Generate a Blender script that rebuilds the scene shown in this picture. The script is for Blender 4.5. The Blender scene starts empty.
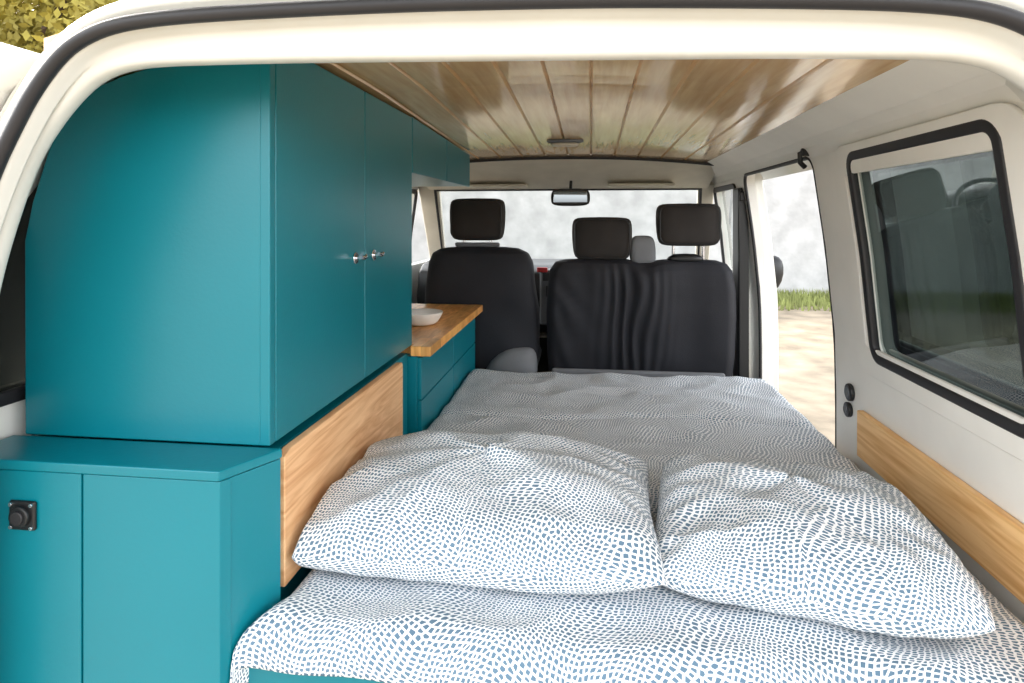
import bpy, bmesh, math, random
from mathutils import Vector, Matrix, noise
random.seed(4)
S=bpy.context.scene
COL=S.collection
def lin(c):
    return tuple(((v/255)/12.92 if v/255<=.04045 else ((v/255+.055)/1.055)**2.4) for v in c)+(1,)
# ---------------------------------------------------------------- materials
def M(name,rgb,rough=.5,metal=0,coat=0,var=.06,scale=8,bump=0,bscale=60,spec=.5):
    m=bpy.data.materials.new(name); m.use_nodes=True
    nt=m.node_tree; b=nt.nodes['Principled BSDF']
    b.inputs['Roughness'].default_value=rough; b.inputs['Metallic'].default_value=metal
    b.inputs['Coat Weight'].default_value=coat; b.inputs['Coat Roughness'].default_value=.08
    b.inputs['Specular IOR Level'].default_value=spec
    tc=nt.nodes.new('ShaderNodeTexCoord'); n=nt.nodes.new('ShaderNodeTexNoise')
    n.inputs['Scale'].default_value=scale; n.inputs['Detail'].default_value=4
    nt.links.new(tc.outputs['Object'],n.inputs['Vector'])
    r=nt.nodes.new('ShaderNodeValToRGB'); c=lin(rgb)
    r.color_ramp.elements[0].position=.3; r.color_ramp.elements[1].position=.7
    r.color_ramp.elements[0].color=tuple(x*(1-var) for x in c[:3])+(1,)
    r.color_ramp.elements[1].color=tuple(min(1,x*(1+var)) for x in c[:3])+(1,)
    nt.links.new(n.outputs['Fac'],r.inputs['Fac']); nt.links.new(r.outputs['Color'],b.inputs['Base Color'])
    if bump:
        n2=nt.nodes.new('ShaderNodeTexNoise'); n2.inputs['Scale'].default_value=bscale; n2.inputs['Detail'].default_value=3
        nt.links.new(tc.outputs['Object'],n2.inputs['Vector'])
        bp=nt.nodes.new('ShaderNodeBump'); bp.inputs['Strength'].default_value=bump; bp.inputs['Distance'].default_value=.01
        nt.links.new(n2.outputs['Fac'],bp.inputs['Height']); nt.links.new(bp.outputs['Normal'],b.inputs['Normal'])
    return m
def wood(name,c1,c2,stretch,rough=.4,coat=0,dist=3.0,wscale=6,plank=None,plankaxis=0,pvar=.25,lo=.33,hi=.62,bump=.15):
    m=bpy.data.materials.new(name); m.use_nodes=True; nt=m.node_tree; N=nt.nodes; L=nt.links
    b=N['Principled BSDF']; b.inputs['Roughness'].default_value=rough
    b.inputs['Coat Weight'].default_value=coat; b.inputs['Coat Roughness'].default_value=.1
    tc=N.new('ShaderNodeTexCoord'); mp=N.new('ShaderNodeMapping'); mp.inputs['Scale'].default_value=stretch
    L.new(tc.outputs['Object'],mp.inputs['Vector'])
    vec=mp.outputs['Vector']
    if plank:
        sp=N.new('ShaderNodeSeparateXYZ'); L.new(tc.outputs['Object'],sp.inputs[0])
        cb=N.new('ShaderNodeCombineXYZ')
        for i in range(3):
            if plank[i]:
                ad=N.new('ShaderNodeMath'); ad.operation='DIVIDE'; L.new(sp.outputs[i],ad.inputs[0]); ad.inputs[1].default_value=plank[i]
                fl=N.new('ShaderNodeMath'); fl.operation='FLOOR'; L.new(ad.outputs[0],fl.inputs[0]); L.new(fl.outputs[0],cb.inputs[i])
        wn=N.new('ShaderNodeTexWhiteNoise'); L.new(cb.outputs[0],wn.inputs['Vector'])
        va=N.new('ShaderNodeVectorMath'); va.operation='MULTIPLY_ADD'; va.inputs[1].default_value=(9,9,9)
        L.new(wn.outputs['Color'],va.inputs[0]); L.new(mp.outputs['Vector'],va.inputs[2]); vec=va.outputs[0]
    n=N.new('ShaderNodeTexNoise'); n.inputs['Scale'].default_value=wscale; n.inputs['Detail'].default_value=6; n.inputs['Distortion'].default_value=dist
    L.new(vec,n.inputs['Vector'])
    r=N.new('ShaderNodeValToRGB'); r.color_ramp.elements[0].position=lo; r.color_ramp.elements[1].position=hi
    r.color_ramp.elements[0].color=lin(c1); r.color_ramp.elements[1].color=lin(c2)
    L.new(n.outputs['Fac'],r.inputs['Fac']); out=r.outputs['Color']
    if plank:
        hs=N.new('ShaderNodeHueSaturation'); mr=N.new('ShaderNodeMapRange')
        mr.inputs['To Min'].default_value=1-pvar; mr.inputs['To Max'].default_value=1+pvar
        L.new(wn.outputs['Value'],mr.inputs['Value']); L.new(mr.outputs[0],hs.inputs['Value']); L.new(out,hs.inputs['Color']); out=hs.outputs['Color']
    L.new(out,b.inputs['Base Color'])
    bp=N.new('ShaderNodeBump'); bp.inputs['Strength'].default_value=bump; bp.inputs['Distance'].default_value=.003
    L.new(n.outputs['Fac'],bp.inputs['Height']); L.new(bp.outputs['Normal'],b.inputs['Normal'])
    return m
def fabric():
    m=bpy.data.materials.new('dashed_fabric'); m.use_nodes=True; nt=m.node_tree; N=nt.nodes; L=nt.links
    b=N['Principled BSDF']; b.inputs['Roughness'].default_value=.95; b.inputs['Specular IOR Level'].default_value=.1
    uv=N.new('ShaderNodeUVMap'); uv.uv_map='UVMap'
    n=N.new('ShaderNodeTexNoise'); n.inputs['Scale'].default_value=6; n.inputs['Detail'].default_value=0
    L.new(uv.outputs[0],n.inputs['Vector'])
    s=N.new('ShaderNodeVectorMath'); s.operation='MULTIPLY_ADD'; s.inputs[1].default_value=(.08,.08,0)
    L.new(n.outputs['Color'],s.inputs[0]); L.new(uv.outputs[0],s.inputs[2])
    mp=N.new('ShaderNodeMapping'); mp.inputs['Scale'].default_value=(94,126,1); mp.inputs['Rotation'].default_value=(0,0,.3)
    L.new(s.outputs[0],mp.inputs['Vector'])
    v=N.new('ShaderNodeTexVoronoi'); v.voronoi_dimensions='2D'; v.feature='DISTANCE_TO_EDGE'; v.inputs['Scale'].default_value=1; v.inputs['Randomness'].default_value=.5
    L.new(mp.outputs[0],v.inputs['Vector'])
    r=N.new('ShaderNodeValToRGB'); e=r.color_ramp.elements; e[0].position=.15; e[1].position=.21
    e[0].color=lin((238,239,240)); e[1].color=lin((92,118,138))
    L.new(v.outputs['Distance'],r.inputs['Fac']); L.new(r.outputs['Color'],b.inputs['Base Color'])
    n3=N.new('ShaderNodeTexNoise'); n3.inputs['Scale'].default_value=14; n3.inputs['Detail'].default_value=3; n3.inputs['Distortion'].default_value=.6
    L.new(uv.outputs[0],n3.inputs['Vector'])
    bp=N.new('ShaderNodeBump'); bp.inputs['Strength'].default_value=.4; bp.inputs['Distance'].default_value=.012
    L.new(n3.outputs['Fac'],bp.inputs['Height']); L.new(bp.outputs['Normal'],b.inputs['Normal'])
    return m
def glass(name,tint,amt=.9,base=.05,power=3.5):
    """thin pane: tinted transmission plus a mirror term rising towards grazing angles, same from both faces"""
    m=bpy.data.materials.new(name); m.use_nodes=True; nt=m.node_tree; N=nt.nodes; L=nt.links
    N.remove(N['Principled BSDF']); out=N['Material Output']
    t=N.new('ShaderNodeBsdfTransparent'); t.inputs['Color'].default_value=tint
    g=N.new('ShaderNodeBsdfGlossy'); g.inputs['Roughness'].default_value=.02; g.inputs['Color'].default_value=(.9,.95,.95,1)
    f=N.new('ShaderNodeLayerWeight'); f.inputs['Blend'].default_value=.5
    p=N.new('ShaderNodeMath'); p.operation='POWER'; p.inputs[1].default_value=power; L.new(f.outputs['Facing'],p.inputs[0])
    a=N.new('ShaderNodeMath'); a.operation='MULTIPLY_ADD'; a.inputs[1].default_value=amt; a.inputs[2].default_value=base; a.use_clamp=True; L.new(p.outputs[0],a.inputs[0])
    mx=N.new('ShaderNodeMixShader'); L.new(a.outputs[0],mx.inputs[0]); L.new(t.outputs[0],mx.inputs[1]); L.new(g.outputs[0],mx.inputs[2])
    L.new(mx.outputs[0],out.inputs['Surface']); return m
teal=M('teal_paint',(0,114,128),.32,var=.03,scale=3,bump=.03,bscale=120)
white=M('white_paint',(218,217,210),.35,var=.03,coat=.3)
whitei=M('white_trim',(234,232,226),.45,var=.04,scale=5)
cream=M('cream_headliner',(214,207,192),.85,bump=.1,bscale=200)
rubber=M('black_rubber',(34,33,36),.5)
blackp=M('black_plastic',(24,25,27),.4)
seatf=M('black_seat_cover',(28,29,36),.75,var=.15,scale=6,bump=.15,bscale=180)
headf=M('dark_headrest_fabric',(44,40,38),.85,bump=.25,bscale=350,var=.2)
greyf=M('grey_fabric',(120,122,126),.85,bump=.2,bscale=250)
greyp=M('grey_plastic',(95,97,100),.6)
chrome=M('chrome',(220,220,225),.15,metal=1)
red=M('red_plastic',(190,30,30),.4)
ceram=M('white_ceramic',(235,232,225),.3)
floorm=M('dark_vinyl_floor',(60,58,55),.7,var=.2)
planks=wood('varnished_planks',(212,168,116),(242,208,158),(20,1.4,3),rough=.18,coat=.8,plank=(.125,0,0),pvar=.06,dist=.3,wscale=2.5,bump=.02,lo=.25,hi=.7)
butcher=wood('butcher_block',(200,132,62),(244,184,108),(14,3,3),rough=.35,coat=.2,plank=(.045,.16,0),pvar=.18,dist=.6,wscale=3)
ply=wood('plywood',(200,142,94),(240,196,148),(3,.9,10),rough=.6,dist=2.6,wscale=2.4,lo=.28,hi=.66)
pine=wood('pine_trim',(216,158,92),(246,202,142),(6,.8,16),rough=.5,dist=1.8,wscale=2.4,lo=.28,hi=.62)
sheet=fabric()
gl=glass('clear_glass',(.93,.96,.96,1)); gld=glass('tinted_glass',(.26,.30,.29,1),1.2,.10,3)
gldd=glass('privacy_glass',(.04,.045,.045,1),.8,.06,3)
# ---------------------------------------------------------------- helpers
def new(name,verts,faces,mat,parent=None,smooth=False,uv=None):
    me=bpy.data.meshes.new(name); me.from_pydata([tuple(v) for v in verts],[],faces)
    bm=bmesh.new(); bm.from_mesh(me); bmesh.ops.recalc_face_normals(bm,faces=bm.faces); bm.to_mesh(me); bm.free()
    if uv:
        l=me.uv_layers.new(name='UVMap')
        for lp in me.loops: l.data[lp.index].uv=uv[lp.vertex_index]
    if mat: me.materials.append(mat)
    if smooth:
        for p in me.polygons: p.use_smooth=True
    o=bpy.data.objects.new(name,me); COL.objects.link(o)
    if parent: o.parent=parent
    return o
def empty(name):
    e=bpy.data.objects.new(name,None); e.empty_display_size=.05; COL.objects.link(e); return e
def bevel(o,w,seg=3):
    if w>0:
        b=o.modifiers.new('bevel','BEVEL'); b.width=w; b.segments=seg; b.limit_method='ANGLE'; b.angle_limit=math.radians(40)
        for p in o.data.polygons: p.use_smooth=True
        w2=o.modifiers.new('wn','WEIGHTED_NORMAL'); w2.keep_sharp=True
    return o
def box(name,x0,x1,y0,y1,z0,z1,mat,parent=None,bev=.004):
    v=[(x,y,z) for x in (x0,x1) for y in (y0,y1) for z in (z0,z1)]
    f=[(0,1,3,2),(4,6,7,5),(0,4,5,1),(2,3,7,6),(0,2,6,4),(1,5,7,3)]
    return bevel(new(name,v,f,mat,parent),bev)
def prism(name,poly,axis,a0,a1,mat,parent=None,bev=.0):
    def P(p,a):
        return {'x':(a,p[0],p[1]),'y':(p[0],a,p[1]),'z':(p[0],p[1],a)}[axis]
    n=len(poly); v=[P(p,a0) for p in poly]+[P(p,a1) for p in poly]
    f=[tuple(range(n)),tuple(range(n,2*n))]+[(i,(i+1)%n,n+(i+1)%n,n+i) for i in range(n)]
    return bevel(new(name,v,f,mat,parent),bev)
def stack(name,rings,mat,parent=None,n=48,p=3.2,disp=None,sub=1):
    v=[];f=[]
    for (z,cx,cy,hw,hd) in rings:
        for i in range(n):
            a=2*math.pi*i/n; c,s=math.cos(a),math.sin(a)
            v.append(Vector((cx+hw*math.copysign(abs(c)**(2/p),c),cy+hd*math.copysign(abs(s)**(2/p),s),z)))
    if disp: v=[disp(q) for q in v]
    for k in range(len(rings)-1):
        for i in range(n):
            f.append((k*n+i,k*n+(i+1)%n,(k+1)*n+(i+1)%n,(k+1)*n+i))
    f.append(tuple(range(n))); f.append(tuple(range((len(rings)-1)*n,len(rings)*n)))
    o=new(name,v,f,mat,parent,smooth=True)
    if sub:
        m=o.modifiers.new('s','SUBSURF'); m.levels=sub; m.render_levels=sub
    return o
def interp(tab,t):
    for i in range(len(tab)-1):
        a,b=tab[i],tab[i+1]
        if a[0]<=t<=b[0]:
            k=(t-a[0])/(b[0]-a[0])
            return [a[j]+(b[j]-a[j])*k for j in range(1,len(a))]
    return list(tab[-1][1:]) if t>tab[-1][0] else list(tab[0][1:])
def cyl(name,p0,p1,r,mat,parent=None,n=20,r1=None):
    p0=Vector(p0);p1=Vector(p1);d=(p1-p0).normalized(); r1=r if r1 is None else r1
    u=d.orthogonal().normalized(); w=d.cross(u); v=[];f=[]
    for (p,rr) in ((p0,r),(p1,r1)):
        for i in range(n):
            a=2*math.pi*i/n; v.append(p+rr*(math.cos(a)*u+math.sin(a)*w))
    for i in range(n): f.append((i,(i+1)%n,n+(i+1)%n,n+i))
    f+= [tuple(range(n)),tuple(range(n,2*n))]
    return bevel(new(name,v,f,mat,parent,smooth=False),min(r,r1)*.15,2)
def tube(name,pts,r,mat,parent=None,cyc=False,flat=None):
    cu=bpy.data.curves.new(name,'CURVE'); cu.dimensions='3D'; cu.bevel_depth=r; cu.bevel_resolution=4
    sp=cu.splines.new('POLY'); sp.points.add(len(pts)-1)
    for i,p in enumerate(pts): sp.points[i].co=(*p,1)
    sp.use_cyclic_u=cyc; cu.use_fill_caps=True
    t=bpy.data.objects.new(name,cu); COL.objects.link(t)
    dg=bpy.context.evaluated_depsgraph_get(); me=bpy.data.meshes.new_from_object(t.evaluated_get(dg))
    bpy.data.objects.remove(t); me.materials.clear(); me.materials.append(mat)
    for p in me.polygons: p.use_smooth=True
    o=bpy.data.objects.new(name,me); COL.objects.link(o)
    if parent: o.parent=parent
    return o
def rrect(y0,y1,z0,z1,r,n=8,sub=0):
    pts=[]
    for (cy,cz,a0) in ((y1-r,z1-r,0),(y0+r,z1-r,90),(y0+r,z0+r,180),(y1-r,z0+r,270)):
        for i in range(n+1):
            a=math.radians(a0+90*i/n); pts.append((cy+r*math.cos(a),cz+r*math.sin(a)))
    if sub:
        q=[]
        for a,b in zip(pts,pts[1:]+pts[:1]):
            q.append(a)
            if math.dist(a,b)>.1:
                q+=[(a[0]+(b[0]-a[0])*k/sub,a[1]+(b[1]-a[1])*k/sub) for k in range(1,sub)]
        pts=q
    return pts
def boolcut(o,cutters):
    for c in cutters:
        m=o.modifiers.new('b','BOOLEAN'); m.operation='DIFFERENCE'; m.object=c; m.solver='EXACT'
    bpy.context.view_layer.update()
    dg=bpy.context.evaluated_depsgraph_get(); me=bpy.data.meshes.new_from_object(o.evaluated_get(dg))
    o.modifiers.clear(); o.data=me
    for c in cutters: bpy.data.objects.remove(c)
# ---------------------------------------------------------------- van shell
PR=[(-1.22,.835),(-.62,.835),(-.40,.83),(-.1,.800),(.205,.756),(.237,.735),(.264,.70),(.30,.655)]
def XR(z): return interp(PR,z)[0]
def XL(z): return -1.215+(.835-XR(z))
def wall(name,fx,sgn,y0,y1):
    inn=[(fx(z),z) for z,_ in PR]; out=[(fx(z)+sgn*(.055 if z<.25 else .07),z+(.03 if z>.25 else 0)) for z,_ in PR]
    return prism(name,inn+out[::-1],'y',y0,y1,whitei)
wr=wall('wall_right',XR,1,.99,4.02)
boolcut(wr,[prism('c1',rrect(1.28,1.93,-.405,.175,.05),'x',.5,1.2,None),
            prism('c2',rrect(2.25,3.24,-1.12,.215,.06),'x',.5,1.2,None),
            prism('c3',rrect(3.42,3.96,-.36,.165,.04),'x',.5,1.2,None)])
wl=wall('wall_left',XL,-1,.99,4.02)
boolcut(wl,[prism('c1',rrect(1.03,2.0,-.37,.165,.06),'x',-1.6,-.8,None),
            prism('c3',rrect(3.42,3.96,-.36,.165,.04),'x',-1.6,-.8,None)])
def frame(name,fx,sgn,y0,y1,z0,z1,r,w,th,mat,off=0,parent=None):
    o=rrect(y0,y1,z0,z1,r,sub=10); i=rrect(y0+w,y1-w,z0+w,z1-w,max(r-w,.01),sub=10)
    if len(i)!=len(o): o=rrect(y0,y1,z0,z1,r); i=rrect(y0+w,y1-w,z0+w,z1-w,max(r-w,.01))
    n=len(o); v=[]
    for lp in (o,i):
        for t in (off,off+th):
            v+=[(fx(z)-sgn*t,y,z) for y,z in lp]
    f=[]
    for k in range(n):
        q=(k+1)%n
        f+=[(k,q,n+q,n+k),(2*n+k,2*n+q,3*n+q,3*n+k),(n+k,n+q,3*n+q,3*n+k),(k,q,2*n+q,2*n+k)]
    return bevel(new(name,v,f,mat,parent),th*.3,2)
def pane(name,fx,sgn,y0,y1,z0,z1,r,off,mat,parent=None):
    zs=[z0+(z1-z0)*k/12 for k in range(13)]
    v=[(fx(z)-sgn*off,y,z) for z in zs for y in (y0,y1)]
    return new(name,v,[(2*k,2*k+1,2*k+3,2*k+2) for k in range(12)],mat,parent,smooth=True)
w1=empty('window_1')
frame('inner_surround',XR,1,1.17,2.06,-.47,.212,.09,.085,.012,whitei,0,w1)
frame('rubber_gasket',XR,1,1.25,1.95,-.425,.192,.055,.03,.022,rubber,-.006,w1)
pane('glass',XR,1,1.27,1.935,-.41,.18,.05,-.012,gld,w1)
frame('inner_rail',XR,1,1.32,1.87,-.375,.140,.03,.018,.010,blackp,-.03,w1)
w2=empty('window_2')
frame('rubber_gasket',XL,-1,1.0,2.02,-.39,.18,.08,.03,.018,rubber,-.004,w2)
pane('glass',XL,-1,1.02,2.0,-.37,.165,.07,-.01,gldd,w2)
for nm,fx,sg in (('window_3',XL,-1),('window_4',XR,1)):
    w=empty(nm)
    frame('rubber_gasket',fx,sg,3.40,3.98,-.38,.18,.05,.03,.015,rubber,-.003,w)
    pane('glass',fx,sg,3.42,3.96,-.36,.165,.04,-.02,gl,w)
pts=[(XR(z)+.006,y,z) for y,z in rrect(2.256,3.234,-1.114,.209,.055,sub=12)]
tube('door_opening_seal',pts,.008,rubber,wr,cyc=True)
pt_=empty('trim_4')
box('inner_pillar_trim',.742,.775,3.27,3.40,-.95,.15,blackp,pt_,.01)
dp=empty('door_1')
prism('door_edge',[(XR(z)+.035,z) for z,_ in PR[:-2]]+[(XR(z)+.105,z) for z,_ in PR[:-2]][::-1],'y',3.27,3.36,white,dp,.008)
prism('door_skin',[(XR(z)+.085,z) for z in (-1.2,-.6,-.38)]+[(XR(z)+.11,z) for z in (-1.2,-.6,-.38)][::-1],'y',3.35,4.5,white,dp,.004)
cyl('latch',(.872,3.268,-.50),(.872,3.255,-.50),.02,greyp,dp)
fit=empty('pillar_sockets')
for y,z,rr in ((2.12,-.565,.028),(2.135,-.625,.024)):
    x=XR(z); cyl('ring',(x,y,z),(x-.014,y,z),rr,blackp,fit); cyl('cap',(x-.012,y,z),(x-.018,y,z),rr*.6,greyp,fit)
hk=empty('door_catch')
tube('hook',[(XR(.2)-.005,2.27,.235),(XR(.2)-.035,2.27,.22),(XR(.2)-.03,2.28,.19),(XR(.2)-.012,2.29,.175)],.009,blackp,hk)
cyl('bolt',(XR(.2),2.27,.225),(XR(.2)-.03,2.27,.225),.014,blackp,hk)
sd=empty('door_2')
def XD(z): return XR(z)+.13
for nm,y0,y1,z0,z1 in (('lower_panel',1.25,2.34,-1.15,-.40),('top_rail',1.25,2.34,.165,.24),('rear_post',1.25,1.36,-.40,.165),('front_post',2.24,2.34,-.40,.165)):
    zs=[z0+(z1-z0)*i/6 for i in range(7)]
    prism(nm,[(XD(z),z) for z in zs]+[(XD(z)+.045,z) for z in zs][::-1],'y',y0,y1,white,sd,.003)
pane('door_glass',XD,1,1.35,2.25,-.41,.17,.03,-.02,gld,sd)
frame('door_gasket',XD,1,1.34,2.26,-.42,.18,.05,.035,.02,rubber,-.002,sd)
frame('door_inner_lining',XD,1,1.26,2.33,-.55,.235,.05,.09,.004,blackp,.003,sd)
# ceiling
def ZC(x,y):
    k=min(1,max(0,(y-1.8)/1.64)); cr=.108-.062*k
    return .292+cr*(1-min(1,abs((x+.19)/.85))**2.2)
xs=[];g=[]
e=.66; W=.125
x0=math.floor(-1.04/W)*W
xx=x0
while xx<e:
    for d,h in ((0,.012),(.006,0),(W*.35,-.001),(W*.65,-.001),(W-.006,0)):
        if -1.04<=xx+d<=e: xs.append(xx+d); g.append(h)
    xx+=W
ys=[1.03+(3.46-1.03)*i/24 for i in range(25)]
v=[(a,b,ZC(a,b)+h) for b in ys for a,h in zip(xs,g)]
n=len(xs); v+=[(a,b,ZC(a,b)+.03) for b in ys for a in xs]; K=n*len(ys)
f=[(j*n+i,j*n+i+1,(j+1)*n+i+1,(j+1)*n+i) for j in range(len(ys)-1) for i in range(n-1)]
f+=[tuple(K+q for q in t) for t in f]
f+=[(i,i+1,K+i+1,K+i) for i in range(n-1)]+[((len(ys)-1)*n+i,(len(ys)-1)*n+i+1,K+(len(ys)-1)*n+i+1,K+(len(ys)-1)*n+i) for i in range(n-1)]
new('ceiling',v,f,planks)
ct=empty('trim_1')
tube('ceiling_front_bead',[(-1.0+1.66*i/20,3.47,ZC(-1.0+1.66*i/20,3.47)-.004) for i in range(21)],.012,rubber,ct)
cr=empty('trim_2')
prism('roof_rail',[(.60,.312),(.66,.278),(.70,.255),(.70,.30),(.62,.33)],'y',1.0,3.5,whitei,cr,.004)
lampc=empty('ceiling_light')
zl=ZC(-.12,2.9)
stack('base',[(zl,-.12,2.9,.085,.045),(zl-.008,-.12,2.9,.085,.045),(zl-.012,-.12,2.9,.07,.035)],greyf,lampc,p=4,sub=0)
stack('lens',[(zl-.010,-.12,2.9,.07,.035),(zl-.026,-.12,2.9,.062,.03),(zl-.030,-.12,2.9,.05,.022)],cream,lampc,p=4)
box('floor',-1.205,.83,1.0,4.6,-1.25,-1.20,floorm,None,0)
# rear tailgate frame
CX=-.12
SEAL=[(0,.318),(.15,.3175),(.3,.314),(.4,.311),(.5,.307),(.57,.302),(.63,.294),(.68,.278),(.725,.25),(.775,.19),(.81,.13),(.845,.065),(.90,-.07),(.94,-.2),(.965,-.4),(.975,-.7),(.975,-1.25)]
INN=[(0,.246),(.15,.246),(.3,.246),(.4,.2455),(.5,.244),(.56,.243),(.61,.241),(.66,.235),(.71,.217),(.76,.170),(.795,.125),(.83,.075),(.885,-.07),(.92,-.2),(.94,-.4),(.95,-.7),(.95,-1.25)]
def full(tab,y,ox=0,oz=0,cx=CX,k=1):
    def off(i):
        a=tab[max(i-1,0)];b=tab[min(i+1,len(tab)-1)]; t=Vector((b[0]-a[0],b[1]-a[1])).normalized()
        if i==0: t=Vector((1,0))
        return Vector((-t.y,t.x))
    R=[]
    for i,(dx,z) in enumerate(tab):
        nrm=off(i); R.append((dx*k+nrm.x*ox,z+nrm.y*ox+oz))
    Lf=[(cx-a,y,b) for a,b in R[::-1][:-1]]; Rt=[(cx+a,y,b) for a,b in R]
    return [(p[0],p[1],p[2]-.022*(p[0]+.28)) for p in Lf+Rt]
def loft(name,rings,mat,parent=None):
    n=len(rings[0]); v=[p for r in rings for p in r]
    f=[(k*n+i,k*n+i+1,(k+1)*n+i+1,(k+1)*n+i) for k in range(len(rings)-1) for i in range(n-1)]
    o=new(name,v,f,mat,parent,smooth=True); m=o.modifiers.new('s','SUBSURF'); m.levels=2; m.render_levels=2
    return o
tf=empty('tailgate_frame')
loft('body_edge',[full(SEAL,1.40,.13,cx=-.175,k=1.08),full(SEAL,1.22,.11,cx=-.165,k=1.06),full(SEAL,1.0,.075,cx=-.14,k=1.02),full(SEAL,.95,.06),full(SEAL,.915,.05),full(SEAL,.905,.028),full(SEAL,.92,.022),full(SEAL,.925,.006),full(SEAL,.905,.0),full(SEAL,.903,-.008)],white,tf)
loft('jamb',[full(SEAL,.903,-.002),full(SEAL,.905,-.012),full(SEAL,.925,-.016),full(SEAL,.93,-.02),full(INN,.935,.018),full(INN,.935,.006),full(INN,.945,0),full(INN,.96,0),full(INN,.97,.004),full(INN,1.0,.02,cx=-.14,k=1.02),full(INN,1.05,.05,.03,cx=-.17,k=1.04),full(INN,1.06,.10,.05,cx=-.18,k=1.05)],white,tf)
def smooth(p,it=2):
    for _ in range(it):
        q=[p[0]]
        for a,b in zip(p,p[1:]):
            q.append(tuple(.75*a[i]+.25*b[i] for i in range(3))); q.append(tuple(.25*a[i]+.75*b[i] for i in range(3)))
        q.append(p[-1]); p=q
    return p
tube('weather_seal',smooth(full(SEAL,.897,0)),.012,rubber,tf)
tube('gutter_rib',smooth(full(SEAL,.93,.045)),.009,white,tf)
# raised tailgate hinged at the roof edge; out of view, added to shade the opening
tg=empty('tailgate')
A=Vector((0,.92,.43)); Bp=Vector((0,-.12,.98)); dirn=(Bp-A)
def tgp(x,t,o):
    q=A+dirn*t; nn=Vector((0,dirn.z,-dirn.y)).normalized(); return (x,q.y+nn.y*o,q.z+nn.z*o)
def tgslab(name,x0,x1,t0,t1,o0,o1,mat,bev=.01):
    v=[tgp(x,t,o) for x in (x0,x1) for t in (t0,t1) for o in (o0,o1)]
    f=[(0,1,3,2),(4,6,7,5),(0,4,5,1),(2,3,7,6),(0,2,6,4),(1,5,7,3)]
    return bevel(new(name,v,f,mat,tg),bev)
tgslab('top_rail',-.98,.74,0,.10,0,.05,white); tgslab('lower_panel',-1.0,.76,.60,1.0,0,.06,white)
tgslab('side_rail_left',-.99,-.88,.08,.62,0,.05,white); tgslab('side_rail_right',.64,.75,.08,.62,0,.05,white)
tgslab('rear_glass',-.89,.65,.09,.61,.03,.034,gld,0)
for hx in (-.70,.42): cyl('hinge_%d'%(hx*100),(hx,.94,.40),(hx+.08,.94,.40),.014,greyp,tg)
cyl('gas_strut',(.72,.93,.10),(.70,.42,.68),.011,blackp,tg)
roofp=[(-1.29,.20),(-1.25,.27),(-1.17,.345),(-1.0,.40),(-.70,.435),(-.19,.455),(.34,.435),(.64,.40),(.79,.345),(.87,.27),(.91,.20)]
rv=[(a,1.32,b) for a,b in roofp]+[(a,3.95,b-.0) for a,b in roofp]; n=len(roofp)
ro=new('roof',rv,[(i,i+1,n+i+1,n+i) for i in range(n-1)],white,None,True); so=ro.modifiers.new('s','SOLIDIFY'); so.thickness=.012
cab=empty('cab_shell')
prism('headliner',[(3.47,.345),(3.47,.318),(3.70,.262),(3.90,.20),(3.99,.178),(4.03,.19),(4.0,.36)],'x',-1.06,.72,cream,cab,.006)
for i,xc in enumerate((-.60,.30)):
    box('sun_visor_%d'%i,xc-.2,xc+.2,3.80,3.94,.188,.205,cream,cab,.008)
def slat(name,x0a,x1a,x0b,x1b,ya,za,yb,zb,th,mat):
    v=[(x0a,ya,za),(x1a,ya,za),(x1b,yb,zb),(x0b,yb,zb)]; d=Vector((0,yb-ya,zb-za)).normalized(); nn=Vector((0,-d.z,d.y))*th
    v+= [tuple(Vector(q)+nn) for q in v]
    return bevel(new(name,v,[(0,1,2,3),(4,5,6,7),(0,1,5,4),(1,2,6,5),(2,3,7,6),(3,0,4,7)],mat,cab),.008)
slat('a_pillar_left',-1.13,-.99,-1.20,-1.08,3.97,.20,4.55,-.34,.05,cream)
slat('a_pillar_right',.66,.76,.74,.83,3.97,.20,4.55,-.34,.05,cream)
box('side_left',-1.27,-1.215,4.0,4.95,-1.25,-.33,white,cab); box('side_right',.835,.89,4.0,4.95,-1.25,-.33,white,cab)
box('bulkhead',-1.21,.835,4.66,4.72,-1.25,-.33,blackp,cab)
prism('bonnet',[(4.60,-.34),(4.75,-.37),(5.2,-.50),(5.3,-.7),(5.3,-.9),(4.6,-.9)],'x',-1.2,.86,white,cab,.02)
new('windshield_glass',[(-1.02,4.0,.18),(.68,4.0,.18),(.76,4.57,-.34),(-1.10,4.57,-.34)],[(0,1,2,3)],gl,cab)
tube('windshield_gasket',[(-1.02,3.995,.18),(.68,3.995,.18),(.76,4.565,-.34),(-1.10,4.565,-.34)],.013,rubber,cab,cyc=True)
rm=empty('rear_view_mirror')
stack('housing',[(.065,-.122,3.72,.05,.012),(.07,-.122,3.72,.105,.018),(.09,-.122,3.725,.118,.022),(.14,-.122,3.73,.118,.022),(.165,-.122,3.725,.105,.018),(.170,-.122,3.72,.05,.012)],blackp,rm,p=5)
box('glass',-.222,-.022,3.70,3.706,.085,.152,M('mirror_glass',(130,135,140),.03,metal=1,var=.01),rm,.003)
cyl('stem',(-.122,3.73,.15),(-.122,3.84,.225),.009,blackp,rm)
dash=empty('dashboard')
prism('body',[(4.0,-.75),(3.92,-.52),(3.97,-.36),(4.05,-.315),(4.3,-.29),(4.58,-.345),(4.6,-.8)],'x',-1.13,.79,blackp,dash,.02)
stack('instrument_hood',[(-.33,-.60,4.06,.21,.11),(-.27,-.60,4.07,.20,.10),(-.235,-.60,4.10,.16,.07)],blackp,dash,p=3)
box('centre_stack',-.32,-.02,3.88,4.0,-.68,-.33,greyp,dash,.015)
for i in range(2): box('vent_%d'%i,-.30+.14*i,-.18+.14*i,3.872,3.885,-.40,-.35,blackp,dash,.004)
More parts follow.
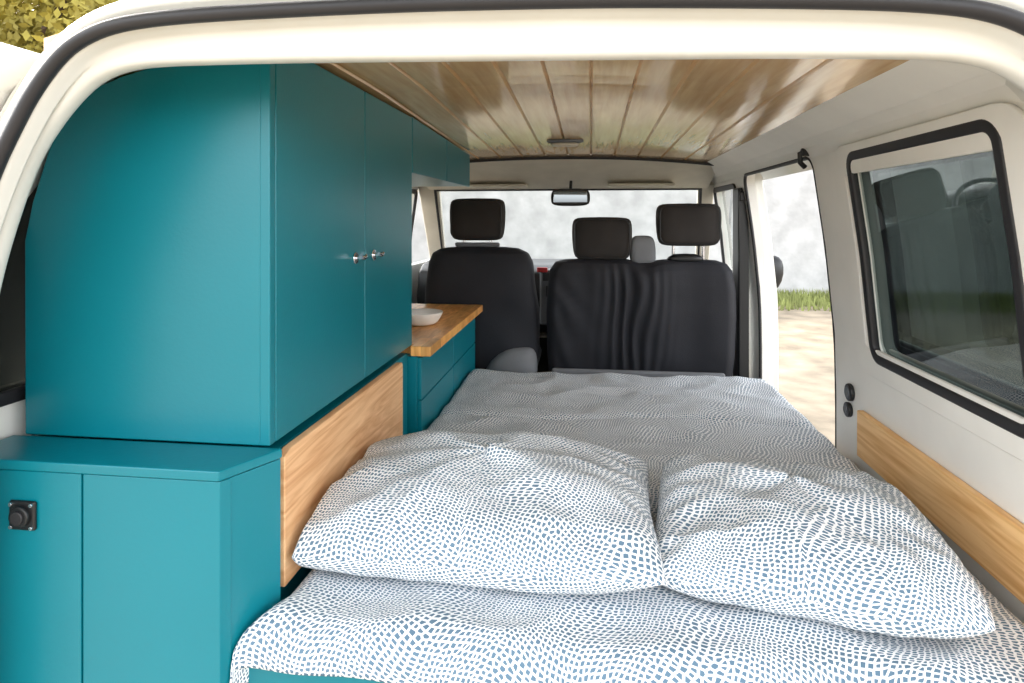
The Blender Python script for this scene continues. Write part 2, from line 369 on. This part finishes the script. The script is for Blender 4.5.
box('hazard_switch',-.335,-.27,3.862,3.885,-.345,-.315,red,dash,.004)
box('radio',-.28,-.06,3.87,3.885,-.50,-.43,blackp,dash,.004)
sw=empty('steering_wheel')
cc=Vector((-.60,3.78,-.36)); ax=Vector((0,-.85,.52)).normalized(); u=Vector((1,0,0)); w=ax.cross(u)
tube('rim',[tuple(cc+.19*(math.cos(a)*u+math.sin(a)*w)) for a in [2*math.pi*i/48 for i in range(48)]],.014,blackp,sw,cyc=True)
for a in (0.1,math.pi-.1,-math.pi/2): tube('spoke',[tuple(cc-ax*.02),tuple(cc+.185*(math.cos(a)*u+math.sin(a)*w))],.013,blackp,sw)
cyl('hub',tuple(cc-ax*.04),tuple(cc+ax*.012),.06,blackp,sw); cyl('column',tuple(cc-ax*.3),tuple(cc-ax*.03),.03,blackp,sw)
sm=empty('side_mirror')
stack('housing',[(-.46,1.075,4.03,.04,.03),(-.44,1.08,4.03,.075,.055),(-.35,1.09,4.03,.095,.07),(-.26,1.09,4.03,.085,.065),(-.235,1.085,4.03,.05,.03)],blackp,sm,p=3.4)
box('arm',.945,1.05,4.02,4.08,-.45,-.40,blackp,sm,.01)
# ---------------------------------------------------------------- seats
def fold(q,amp=.006):
    nz=noise.noise(Vector((q.x*6,q.y*6,q.z*4)))*amp
    return q+Vector((nz*.6,nz*1.6,0))
def headrest(parent,cx,cy,z0,z1,hw,posts=True):
    h=z1-z0; R=[]
    for k,(t,a,d) in enumerate(((0,.55,.5),(.02,.85,.8),(.12,.95,1),(.5,1.0,1.08),(.85,1.0,1.0),(.96,.93,.8),(1,.7,.45))):
        R.append((z0+h*t,cx,cy,hw*a,.062*d))
    stack('headrest_%d'%(cx*100),R,headf,parent,p=4)
    tube('piping_%d'%(cx*100),[(x_,cy-.058,z_) for x_,z_ in [(cx+(a)*.9,b) for a,b in rrect(-hw,hw,z0+.012,z1-.012,.04)]],.003,blackp,parent,cyc=True)
    for s in (-1,1): cyl('post_%d'%s,(cx+s*.075,cy,z0-.10),(cx+s*.075,cy,z0+.02),.008,chrome,parent)
ds=empty('driver_seat')
tab=[(-.90,-.575,3.32,.26,.08),(-.84,-.575,3.31,.29,.095),(-.70,-.575,3.28,.305,.10),(-.50,-.578,3.26,.305,.10),(-.36,-.58,3.25,.29,.10),(-.24,-.582,3.25,.275,.095),(-.19,-.585,3.25,.25,.08),(-.165,-.588,3.25,.20,.05),(-.158,-.59,3.25,.12,.025)]
rings=[]
for i in range(len(tab)-1):
    for k in range(4): rings.append(tuple(tab[i][j]+(tab[i+1][j]-tab[i][j])*k/4 for j in range(5)))
rings.append(tab[-1])
stack('backrest',rings,seatf,ds,p=4,disp=lambda q:fold(q,.018),n=72)
headrest(ds,-.598,3.25,-.125,.10,.148)
box('headrest_bracket',-.72,-.48,3.235,3.265,-.158,-.135,greyf,ds,.01)
stack('side_bolster',[(-.92,-.43,3.245,.14,.115),(-.80,-.42,3.235,.145,.12),(-.70,-.38,3.225,.10,.10),(-.67,-.36,3.22,.05,.05)],greyf,ds,p=3)
stack('cushion',[(-.92,-.575,3.58,.27,.30),(-.80,-.575,3.58,.29,.33),(-.74,-.575,3.58,.26,.30)],seatf,ds,p=5)
box('pedestal',-.80,-.35,3.35,3.8,-1.20,-.88,greyp,ds,.01)
bs=empty('passenger_bench_seat')
def bfold(q):
    c=math.exp(-((q.x-.20)/.12)**2)
    low=min(1,max(0,(q.z+.92)/.25))*.7+.3
    up=min(1,max(0,(-.22-q.z)/.12))
    d=.011*c*up*math.sin(q.x*110+2.2*math.sin(q.z*5)+5*noise.noise(Vector((q.x*5,0,q.z*3))))+.020*noise.noise(Vector((q.x*5,0,q.z*3)))
    d+=.006*up*math.sin((q.x*.8+(q.z+.2)*.55)*60+5*noise.noise(Vector((q.x*5,3,q.z*5))))*math.exp(-((q.x+.12)/.12)**2)
    dz=-.02*math.exp(-((q.x-.27)/.06)**2)*max(0,(q.z+.35)/.12)
    return q+Vector((0,d*low,dz))
tab=[(-.90,.245,3.33,.45,.08),(-.84,.245,3.32,.465,.095),(-.70,.245,3.29,.473,.10),(-.50,.245,3.26,.475,.10),(-.36,.245,3.25,.468,.095),(-.27,.245,3.25,.455,.085),(-.235,.245,3.25,.43,.065),(-.22,.25,3.25,.38,.035),(-.216,.25,3.25,.30,.02)]
rings=[]
for i in range(len(tab)-1):
    for k in range(4): rings.append(tuple(tab[i][j]+(tab[i+1][j]-tab[i][j])*k/4 for j in range(5)))
rings.append(tab[-1])
def wide(name,rings,mat,parent,disp,nx=240,ny=8):
    per=[(-1+2*i/nx,-1) for i in range(nx)]+[(1,-1+2*i/ny) for i in range(ny)]+[(1-2*i/nx,1) for i in range(nx)]+[(-1,1-2*i/ny) for i in range(ny)]
    v=[];f=[];n=len(per)
    for (z,cx,cy,hw,hd) in rings:
        for a,b in per:
            rr=.12
            e=max(0,(abs(a)-(1-rr))/rr); sy=b*(1-.55*e**2.5) if abs(b)==1 else b*.45
            v.append(disp(Vector((cx+hw*a,cy+hd*sy,z))))
    for k in range(len(rings)-1):
        for i in range(n): f.append((k*n+i,k*n+(i+1)%n,(k+1)*n+(i+1)%n,(k+1)*n+i))
    f.append(tuple(range(n))); f.append(tuple(range((len(rings)-1)*n,len(rings)*n)))
    return new(name,v,f,mat,parent,smooth=True)
wide('backrest',rings,seatf,bs,bfold)
headrest(bs,.056,3.26,-.222,.0,.155)
headrest(bs,.493,3.26,-.148,.07,.162)
stack('belt_tower',[(-.28,.265,3.27,.068,.05),(-.15,.265,3.27,.066,.05),(-.105,.265,3.27,.055,.045),(-.095,.265,3.27,.03,.025)],greyf,bs,p=5)
stack('belt_guide',[(-.235,.475,3.24,.10,.035),(-.20,.475,3.24,.09,.035),(-.185,.48,3.24,.05,.02)],blackp,bs,p=3)
stack('cushion',[(-.92,.25,3.6,.44,.30),(-.80,.25,3.6,.46,.33),(-.74,.25,3.6,.42,.30)],seatf,bs,p=6)
box('pedestal',-.12,.62,3.40,3.85,-1.20,-.90,greyp,bs,.01)
box('base_cover',-.20,.66,3.165,3.20,-.95,-.775,greyf,bs,.012)
sb=empty('seat_belt')
bx=[(.765,3.262,.10),(.77,3.262,-.2),(.77,3.262,-.6),(.77,3.262,-.95)]
v=[];
for p in bx: v+=[(p[0]-.022,p[1],p[2]),(p[0]+.022,p[1],p[2])]
o=new('webbing',v,[(0,1,3,2),(2,3,5,4),(4,5,7,6)],blackp,sb); m=o.modifiers.new('s','SOLIDIFY'); m.thickness=.003
box('anchor',.745,.785,3.25,3.27,.08,.13,blackp,sb,.006)
# ---------------------------------------------------------------- cabinets
tc=empty('tall_cabinet')
poly=[(-1.167,-.4515),(-1.168,-.05),(-1.15,.03),(-1.112,.139),(-1.075,.21),(-1.03,.255),(-.95,.285),(-.80,.325),(-.647,.345),(-.647,-.4515)]
prism('carcass',poly,'y',1.15,2.127,teal,tc,.003)
for nm,y0,y1 in (('side_post',1.150,1.172),('door_near',1.175,1.666),('door_far',1.670,2.127)):
    box(nm,-.649,-.627,y0,y1,-.4515,.352,teal,tc,.003)
for y,z in ((1.594,-.11),(1.733,-.11)):
    cyl('handle_plate',(-.627,y,z),(-.622,y,z),.016,chrome,tc); cyl('handle_stem',(-.624,y,z),(-.605,y,z),.006,chrome,tc)
    tube('handle_wing',[(-.604,y-.018,z+.004),(-.602,y,z),(-.604,y+.018,z+.004)],.006,chrome,tc)
lc=empty('low_cabinet')
base=[(-1.168,1.05),(-.668,1.05),(-.614,1.145),(-.632,1.16),(-.632,2.09),(-1.168,2.09)]
prism('carcass',base,'z',-1.195,-.4725,teal,lc,.002)
top=[(-1.19,1.026),(-.656,1.026),(-.598,1.146),(-.63,1.148),(-1.19,1.148)]
prism('lid',top,'z',-.471,-.4525,teal,lc,.003)
prism('door_left',[(-1.185,1.030),(-.930,1.030),(-.930,1.049),(-1.185,1.049)],'z',-1.18,-.4725,teal,lc,.002)
prism('door_right',[(-.926,1.030),(-.656,1.030),(-.645,1.049),(-.926,1.049)],'z',-1.18,-.4725,teal,lc,.002)
new('side_panel',[(-.656,1.031,-1.19),(-.601,1.143,-1.19),(-.601,1.143,-.472),(-.656,1.031,-.472),(-.67,1.045,-1.19),(-.613,1.15,-1.19),(-.613,1.15,-.472),(-.67,1.045,-.472)],[(0,1,2,3),(4,5,6,7),(0,1,5,4),(1,2,6,5),(2,3,7,6),(3,0,4,7)],teal,lc)
so=empty('power_socket')
box('plate',-1.072,-1.018,1.022,1.030,-.580,-.526,blackp,so,.006)
cyl('ring',(-1.045,1.024,-.553),(-1.045,1.014,-.553),.020,blackp,so); cyl('cap',(-1.045,1.016,-.553),(-1.045,1.010,-.553),.013,rubber,so)
for a in (-1,1):
    for b in (-1,1): cyl('screw_%d%d'%(a,b),(-1.045+a*.021,1.023,-.553+b*.021),(-1.045+a*.021,1.019,-.553+b*.021),.0035,chrome,so,12)
oc=empty('overhead_cabinet')
prism('carcass',[(-1.07,.16),(-1.07,.265),(-.95,.285),(-.80,.305),(-.642,.318),(-.642,.16)],'y',2.13,3.18,teal,oc,.003)
for i,(a,b) in enumerate(((2.135,2.66),(2.664,3.18))):
    za=.355-(a-2.13)*.03; zb=.355-(b-2.13)*.03
    prism('flap_%d'%i,[(a,.157),(b,.157),(b,zb),(a,za)],'x',-.643,-.627,teal,oc,.003)
kc=empty('kitchen_counter')
box('carcass',-1.13,-.602,2.10,3.13,-1.195,-.486,teal,kc,.003)
for i,(a,b,c,d) in enumerate(((2.11,2.62,-.64,-.492),(2.625,3.125,-.64,-.492),(2.11,2.62,-.95,-.644),(2.625,3.125,-.95,-.644))):
    box('drawer_front_%d'%i,-.603,-.588,a,b,c,d,teal,kc,.003)
v=[(-.63,2.132),(-1.14,2.132),(-1.14,3.135),(-.55,3.135),(-.55,2.092),(-.623,2.092),(-.623,2.132)]
prism('wood_top',v,'z',-.4845,-.4495,butcher,kc,.004)
di=empty('serving_bowl')
stack('bowl',[(-.449,-.70,2.52,.05,.05),(-.44,-.70,2.52,.065,.065),(-.40,-.70,2.52,.088,.088),(-.392,-.70,2.52,.088,.088),(-.40,-.70,2.52,.08,.08)],ceram,di,p=2)
wb=empty('wooden_side_board')
prism('board',[(1.17,-.74),(1.17,-.478),(1.20,-.470),(1.945,-.470),(1.955,-.48),(1.955,-.74)],'x',-.626,-.606,ply,wb,.003)
# ---------------------------------------------------------------- bed
bf=empty('bed')
box('front_panel',-.628,.83,1.072,1.09,-1.195,-.79,teal,bf,.003)
box('slat_base',-.585,.83,1.15,3.05,-.93,-.90,pine,bf,.002)
box('end_panel',-.58,.83,3.03,3.05,-1.195,-.80,teal,bf,.003)
box('side_rail',-.602,-.575,1.96,2.08,-.90,-.79,pine,bf,.002)
wt=empty('trim_3')
box('pine_board',.812,.833,.99,2.03,-.735,-.594,pine,wt,.004)
TOP=-.745
mt=bf
box('mattress',-.55,.795,1.10,3.0,-.90,TOP-.03,ceram,mt,.03)
def edge(d,r):
    if d<=0: return 0,0
    if d<math.pi*r/2: return r*math.sin(d/r), r*(1-math.cos(d/r))
    return r, r+(d-math.pi*r/2)
NX,NY=230,300; r=.05
YF=1.095
sx0,sx1=-.62-.13,.765+.06; sy0,sy1=YF-.095,2.95+.12
def outer(y):
    if y<1.14: return -.656+max(0,y-1.03)*.4787+.008
    return -.5954
V=[];UV=[]
for j in range(NY+1):
    t=sy0+(sy1-sy0)*j/NY
    if t<YF: h,d=edge(YF-t,r); y=YF-h; dy=d
    elif t>2.95: h,d=edge(t-2.95,r); y=2.95+h; dy=d
    else: y=t;dy=0
    xl=outer(y)+.035+(.012 if y>2.05 else 0)
    for i in range(NX+1):
        s=sx0+(sx1-sx0)*i/NX
        if s<-.62: h,d=edge(-.62-s,.035); x=xl-h; dx=d
        elif s>.765: h,d=edge(s-.765,.04); x=.765+h; dx=d
        else:
            x=xl+(s+.62)/(.765+.62)*(.765-xl); dx=0
        dd=max(dx,dy)+.35*min(dx,dy)
        top=math.exp(-dd/.04)
        p=Vector((s*2.2,t*3.0,0)); wr_=.012*noise.noise(p)+.009*(1-abs(noise.noise(Vector((s*4+t*2,t*5-s*1.5,3)))*2.5))
        wr_+=.004*noise.noise(Vector((s*11,t*13,7)))
        wr_+=-.012*math.exp(-((t-2.32-.03*math.sin(s*5))/.02)**2)
        z=TOP-dd+wr_*top
        yy=y
        if t<YF:
            k=min(1,dy/.08); yy=y-k*(.010*noise.noise(Vector((s*5,t*3,1)))+.006*math.sin(s*23+3*noise.noise(Vector((s*3,0,0)))))
            z-= k*(.010*noise.noise(Vector((s*3.1,0,9)))+.030*min(1,max(0,(s+.45)*1.5)))
        V.append((x,yy,z)); UV.append((s,t))
F=[(j*(NX+1)+i,j*(NX+1)+i+1,(j+1)*(NX+1)+i+1,(j+1)*(NX+1)+i) for j in range(NY) for i in range(NX)]
o=new('sheet',V,F,sheet,mt,True,UV); m=o.modifiers.new('s','SOLIDIFY'); m.thickness=.004; m.offset=0
def pillow(name,cx,cy,w,l,h,rot,seed,puff=.5,rcv=.03):
    n,mm=170,140; V=[];UV=[];F=[]
    c,s=math.cos(rot),math.sin(rot)
    def pt(i,j,side):
        p=-math.cos(math.pi*i/n)*.6+(-1+2*i/n)*.4; q=-math.cos(math.pi*j/mm)*.6+(-1+2*j/mm)*.4
        rc=1-rcv*(abs(p*q))**4
        x=w/2*p*(.955+.045*q*q)*rc; y=l/2*q*(.93+.07*p*p)*rc
        e=max(0,(1-abs(p)**2.4)*(1-abs(q)**2.4))
        T=e**puff
        lump=1+.18*noise.noise(Vector((p*1.1+seed,q*1.0,seed)))
        ang=math.atan2(q,p); rad=math.hypot(p,q)
        soft=min(1,e*3)
        cre=.010*(abs(noise.noise(Vector((p*1.8+q*1.1,q*2.2-p*.8,seed+5))))*-2+.5)*soft
        cre+=.0025*noise.noise(Vector((p*8,q*7,seed+2)))*soft
        cre+=.010*math.sin(ang*18+6*noise.noise(Vector((p*1.5,q*1.5,seed))))*max(0,rad-.6)*min(1,e*5)
        wv=.010*noise.noise(Vector((math.cos(ang)*1.5,math.sin(ang)*1.5,seed)))*(1-e)
        zs=h*.36*(1+.35*noise.noise(Vector((math.cos(ang)*1.2,math.sin(ang)*1.2,seed+3))))
        if side>0: z=zs+h*.66*T*lump+cre
        else: z=zs-h*.60*T+ .4*cre
        z=max(z,0) if z>.012 else .012*math.exp((z-.012)/.03)
        X=cx+c*(x+wv)-s*(y+wv); Y=cy+s*(x+wv)+c*(y+wv)
        lim=-.600 if Y>1.14 else -.656+(Y-1.03)*.4787+.004
        if X<lim+.02 and Y>1.02: X=lim+.02+(X-lim-.02)*.15
        return (X,Y,TOP+.014+z)
    for side in (1,-1):
        b=len(V); G=[[pt(i,j,side) for i in range(n+1)] for j in range(mm+1)]
        U=[[0]*(n+1) for _ in range(mm+1)]; Vv=[[0]*(n+1) for _ in range(mm+1)]
        for j in range(mm+1):
            for i in range(1,n+1): U[j][i]=U[j][i-1]+math.dist(G[j][i],G[j][i-1])
            mid=U[j][n//2]
            for i in range(n+1): U[j][i]-=mid
        for i in range(n+1):
            for j in range(1,mm+1): Vv[j][i]=Vv[j-1][i]+math.dist(G[j][i],G[j-1][i])
            mid=Vv[mm//2][i]
            for j in range(mm+1): Vv[j][i]-=mid
        for j in range(mm+1):
            for i in range(n+1): V.append(G[j][i]); UV.append((U[j][i]+seed,Vv[j][i]+seed*1.7+(0 if side>0 else 3)))
        F+=[(b+j*(n+1)+i,b+j*(n+1)+i+1,b+(j+1)*(n+1)+i+1,b+(j+1)*(n+1)+i) for j in range(mm) for i in range(n)]
    o=new(name,V,F,sheet,None,True,UV)
    bm=bmesh.new(); bm.from_mesh(o.data); bmesh.ops.remove_doubles(bm,verts=bm.verts,dist=.0004); bmesh.ops.recalc_face_normals(bm,faces=bm.faces); bm.to_mesh(o.data); bm.free()
    return o
pillow('pillow',-.248,1.440,.80,.58,.178,math.radians(-2),1.3,puff=.48)
pillow('pillow.001',.428,1.405,.585,.57,.160,math.radians(-9),4.1,puff=.48,rcv=.075)
# ---------------------------------------------------------------- outside
GZ=-1.6
gm=M('sandy_gravel',(150,138,120),.95,var=.34,scale=2.6,bump=.8,bscale=25)
new('ground',[(-40,-30,GZ),(40,-30,GZ),(40,40,GZ),(-40,40,GZ)],[(0,1,2,3)],gm)
cm=M('rendered_wall',(178,178,178),.9,var=.16,scale=3,bump=.6,bscale=9)
box('garden_wall',-22,24,12.9,13.2,GZ,3.2,cm,None,.02)
grm=M('grass',(134,142,84),.9,var=.35,scale=3)
V=[];F=[]
for i in range(20000):
    x=random.uniform(-6,12); y=12.80-min(1.7,abs(random.gauss(0,.7))); h=random.uniform(.05,.24); a=random.uniform(0,6.28); wdt=.02
    dx,dy=wdt*math.cos(a),wdt*math.sin(a); lx,ly=random.gauss(0,.05),random.gauss(0,.02)
    b=len(V); V+=[(x-dx,y-dy,GZ),(x+dx,y+dy,GZ),(x+lx,y+ly,GZ+h)]; F.append((b,b+1,b+2))
new('grass_strip',V,F,grm)
tr=empty('tree')
bark=M('bark',(80,65,50),.95,bump=.8,bscale=20)
leaf=M('leaf_green',(150,138,56),.7,var=.4,scale=1.2)
cyl('trunk',(-9.6,9,GZ),(-9.4,9,2.5),.28,bark,tr,r1=.14)
for a,b in (((-9.45,9,1.4),(-11,9.3,4)),((-9.45,9,1.6),(-7.7,8.7,4.2)),((-9.4,9,2.2),(-9.3,10.2,5.2)),((-9.45,9,1.2),(-8.0,8.2,2.8))): cyl('branch',a,b,.10,bark,tr,r1=.03)
V=[];F=[]
cl=[(Vector((-8.9+random.gauss(0,1.6),9+random.gauss(0,1.3),3.5+random.gauss(0,1.0))),random.uniform(.5,1.0)) for _ in range(46)]
for i in range(18000):
    c0,rr=random.choice(cl); d=Vector((random.gauss(0,1),random.gauss(0,1),random.gauss(0,1))).normalized()*rr*random.random()**.4
    p=c0+d; a=Vector((random.gauss(0,1),random.gauss(0,1),random.gauss(0,1))).normalized(); b_=a.orthogonal().normalized(); sz=random.uniform(.05,.10)
    k=len(V); V+=[p-a*sz,p+b_*sz*.5,p+a*sz,p-b_*sz*.5]; F.append((k,k+1,k+2,k+3))
new('foliage',V,F,leaf,tr)
# ---------------------------------------------------------------- light
W=bpy.data.worlds.new('sky'); S.world=W; W.use_nodes=True; nt=W.node_tree
bg=nt.nodes['Background']; sky=nt.nodes.new('ShaderNodeTexSky'); sky.sky_type='NISHITA'; sky.sun_disc=False
sky.sun_elevation=math.radians(32); sky.sun_rotation=math.radians(-60); sky.air_density=1; sky.dust_density=2.0; sky.ozone_density=1
hs=nt.nodes.new('ShaderNodeHueSaturation'); hs.inputs['Saturation'].default_value=.12
nt.links.new(sky.outputs[0],hs.inputs['Color']); nt.links.new(hs.outputs[0],bg.inputs['Color']); bg.inputs['Strength'].default_value=.86
sl=bpy.data.lights.new('sun','SUN'); sl.energy=2.8; sl.angle=math.radians(4); sl.color=(1,.84,.62)
so_=bpy.data.objects.new('sun',sl); COL.objects.link(so_)
so_.rotation_euler=Vector((-1,.35,.55)).to_track_quat('Z','Y').to_euler()
# ---------------------------------------------------------------- camera
cd=bpy.data.cameras.new('camera'); cam=bpy.data.objects.new('camera',cd); COL.objects.link(cam)
cd.sensor_width=36; cd.lens=620/1024*36; cd.shift_y=-124.5/1024; cd.clip_start=.02; cd.clip_end=200
cam.location=(0,0,0); cam.rotation_euler=(math.radians(90),0,math.radians(7.26)); S.camera=cam
for o in list(COL.objects):
    if o.parent is None: o.location.z+=1.6
S.view_settings.view_transform='Standard'; S.view_settings.look='None'; S.view_settings.exposure=.3
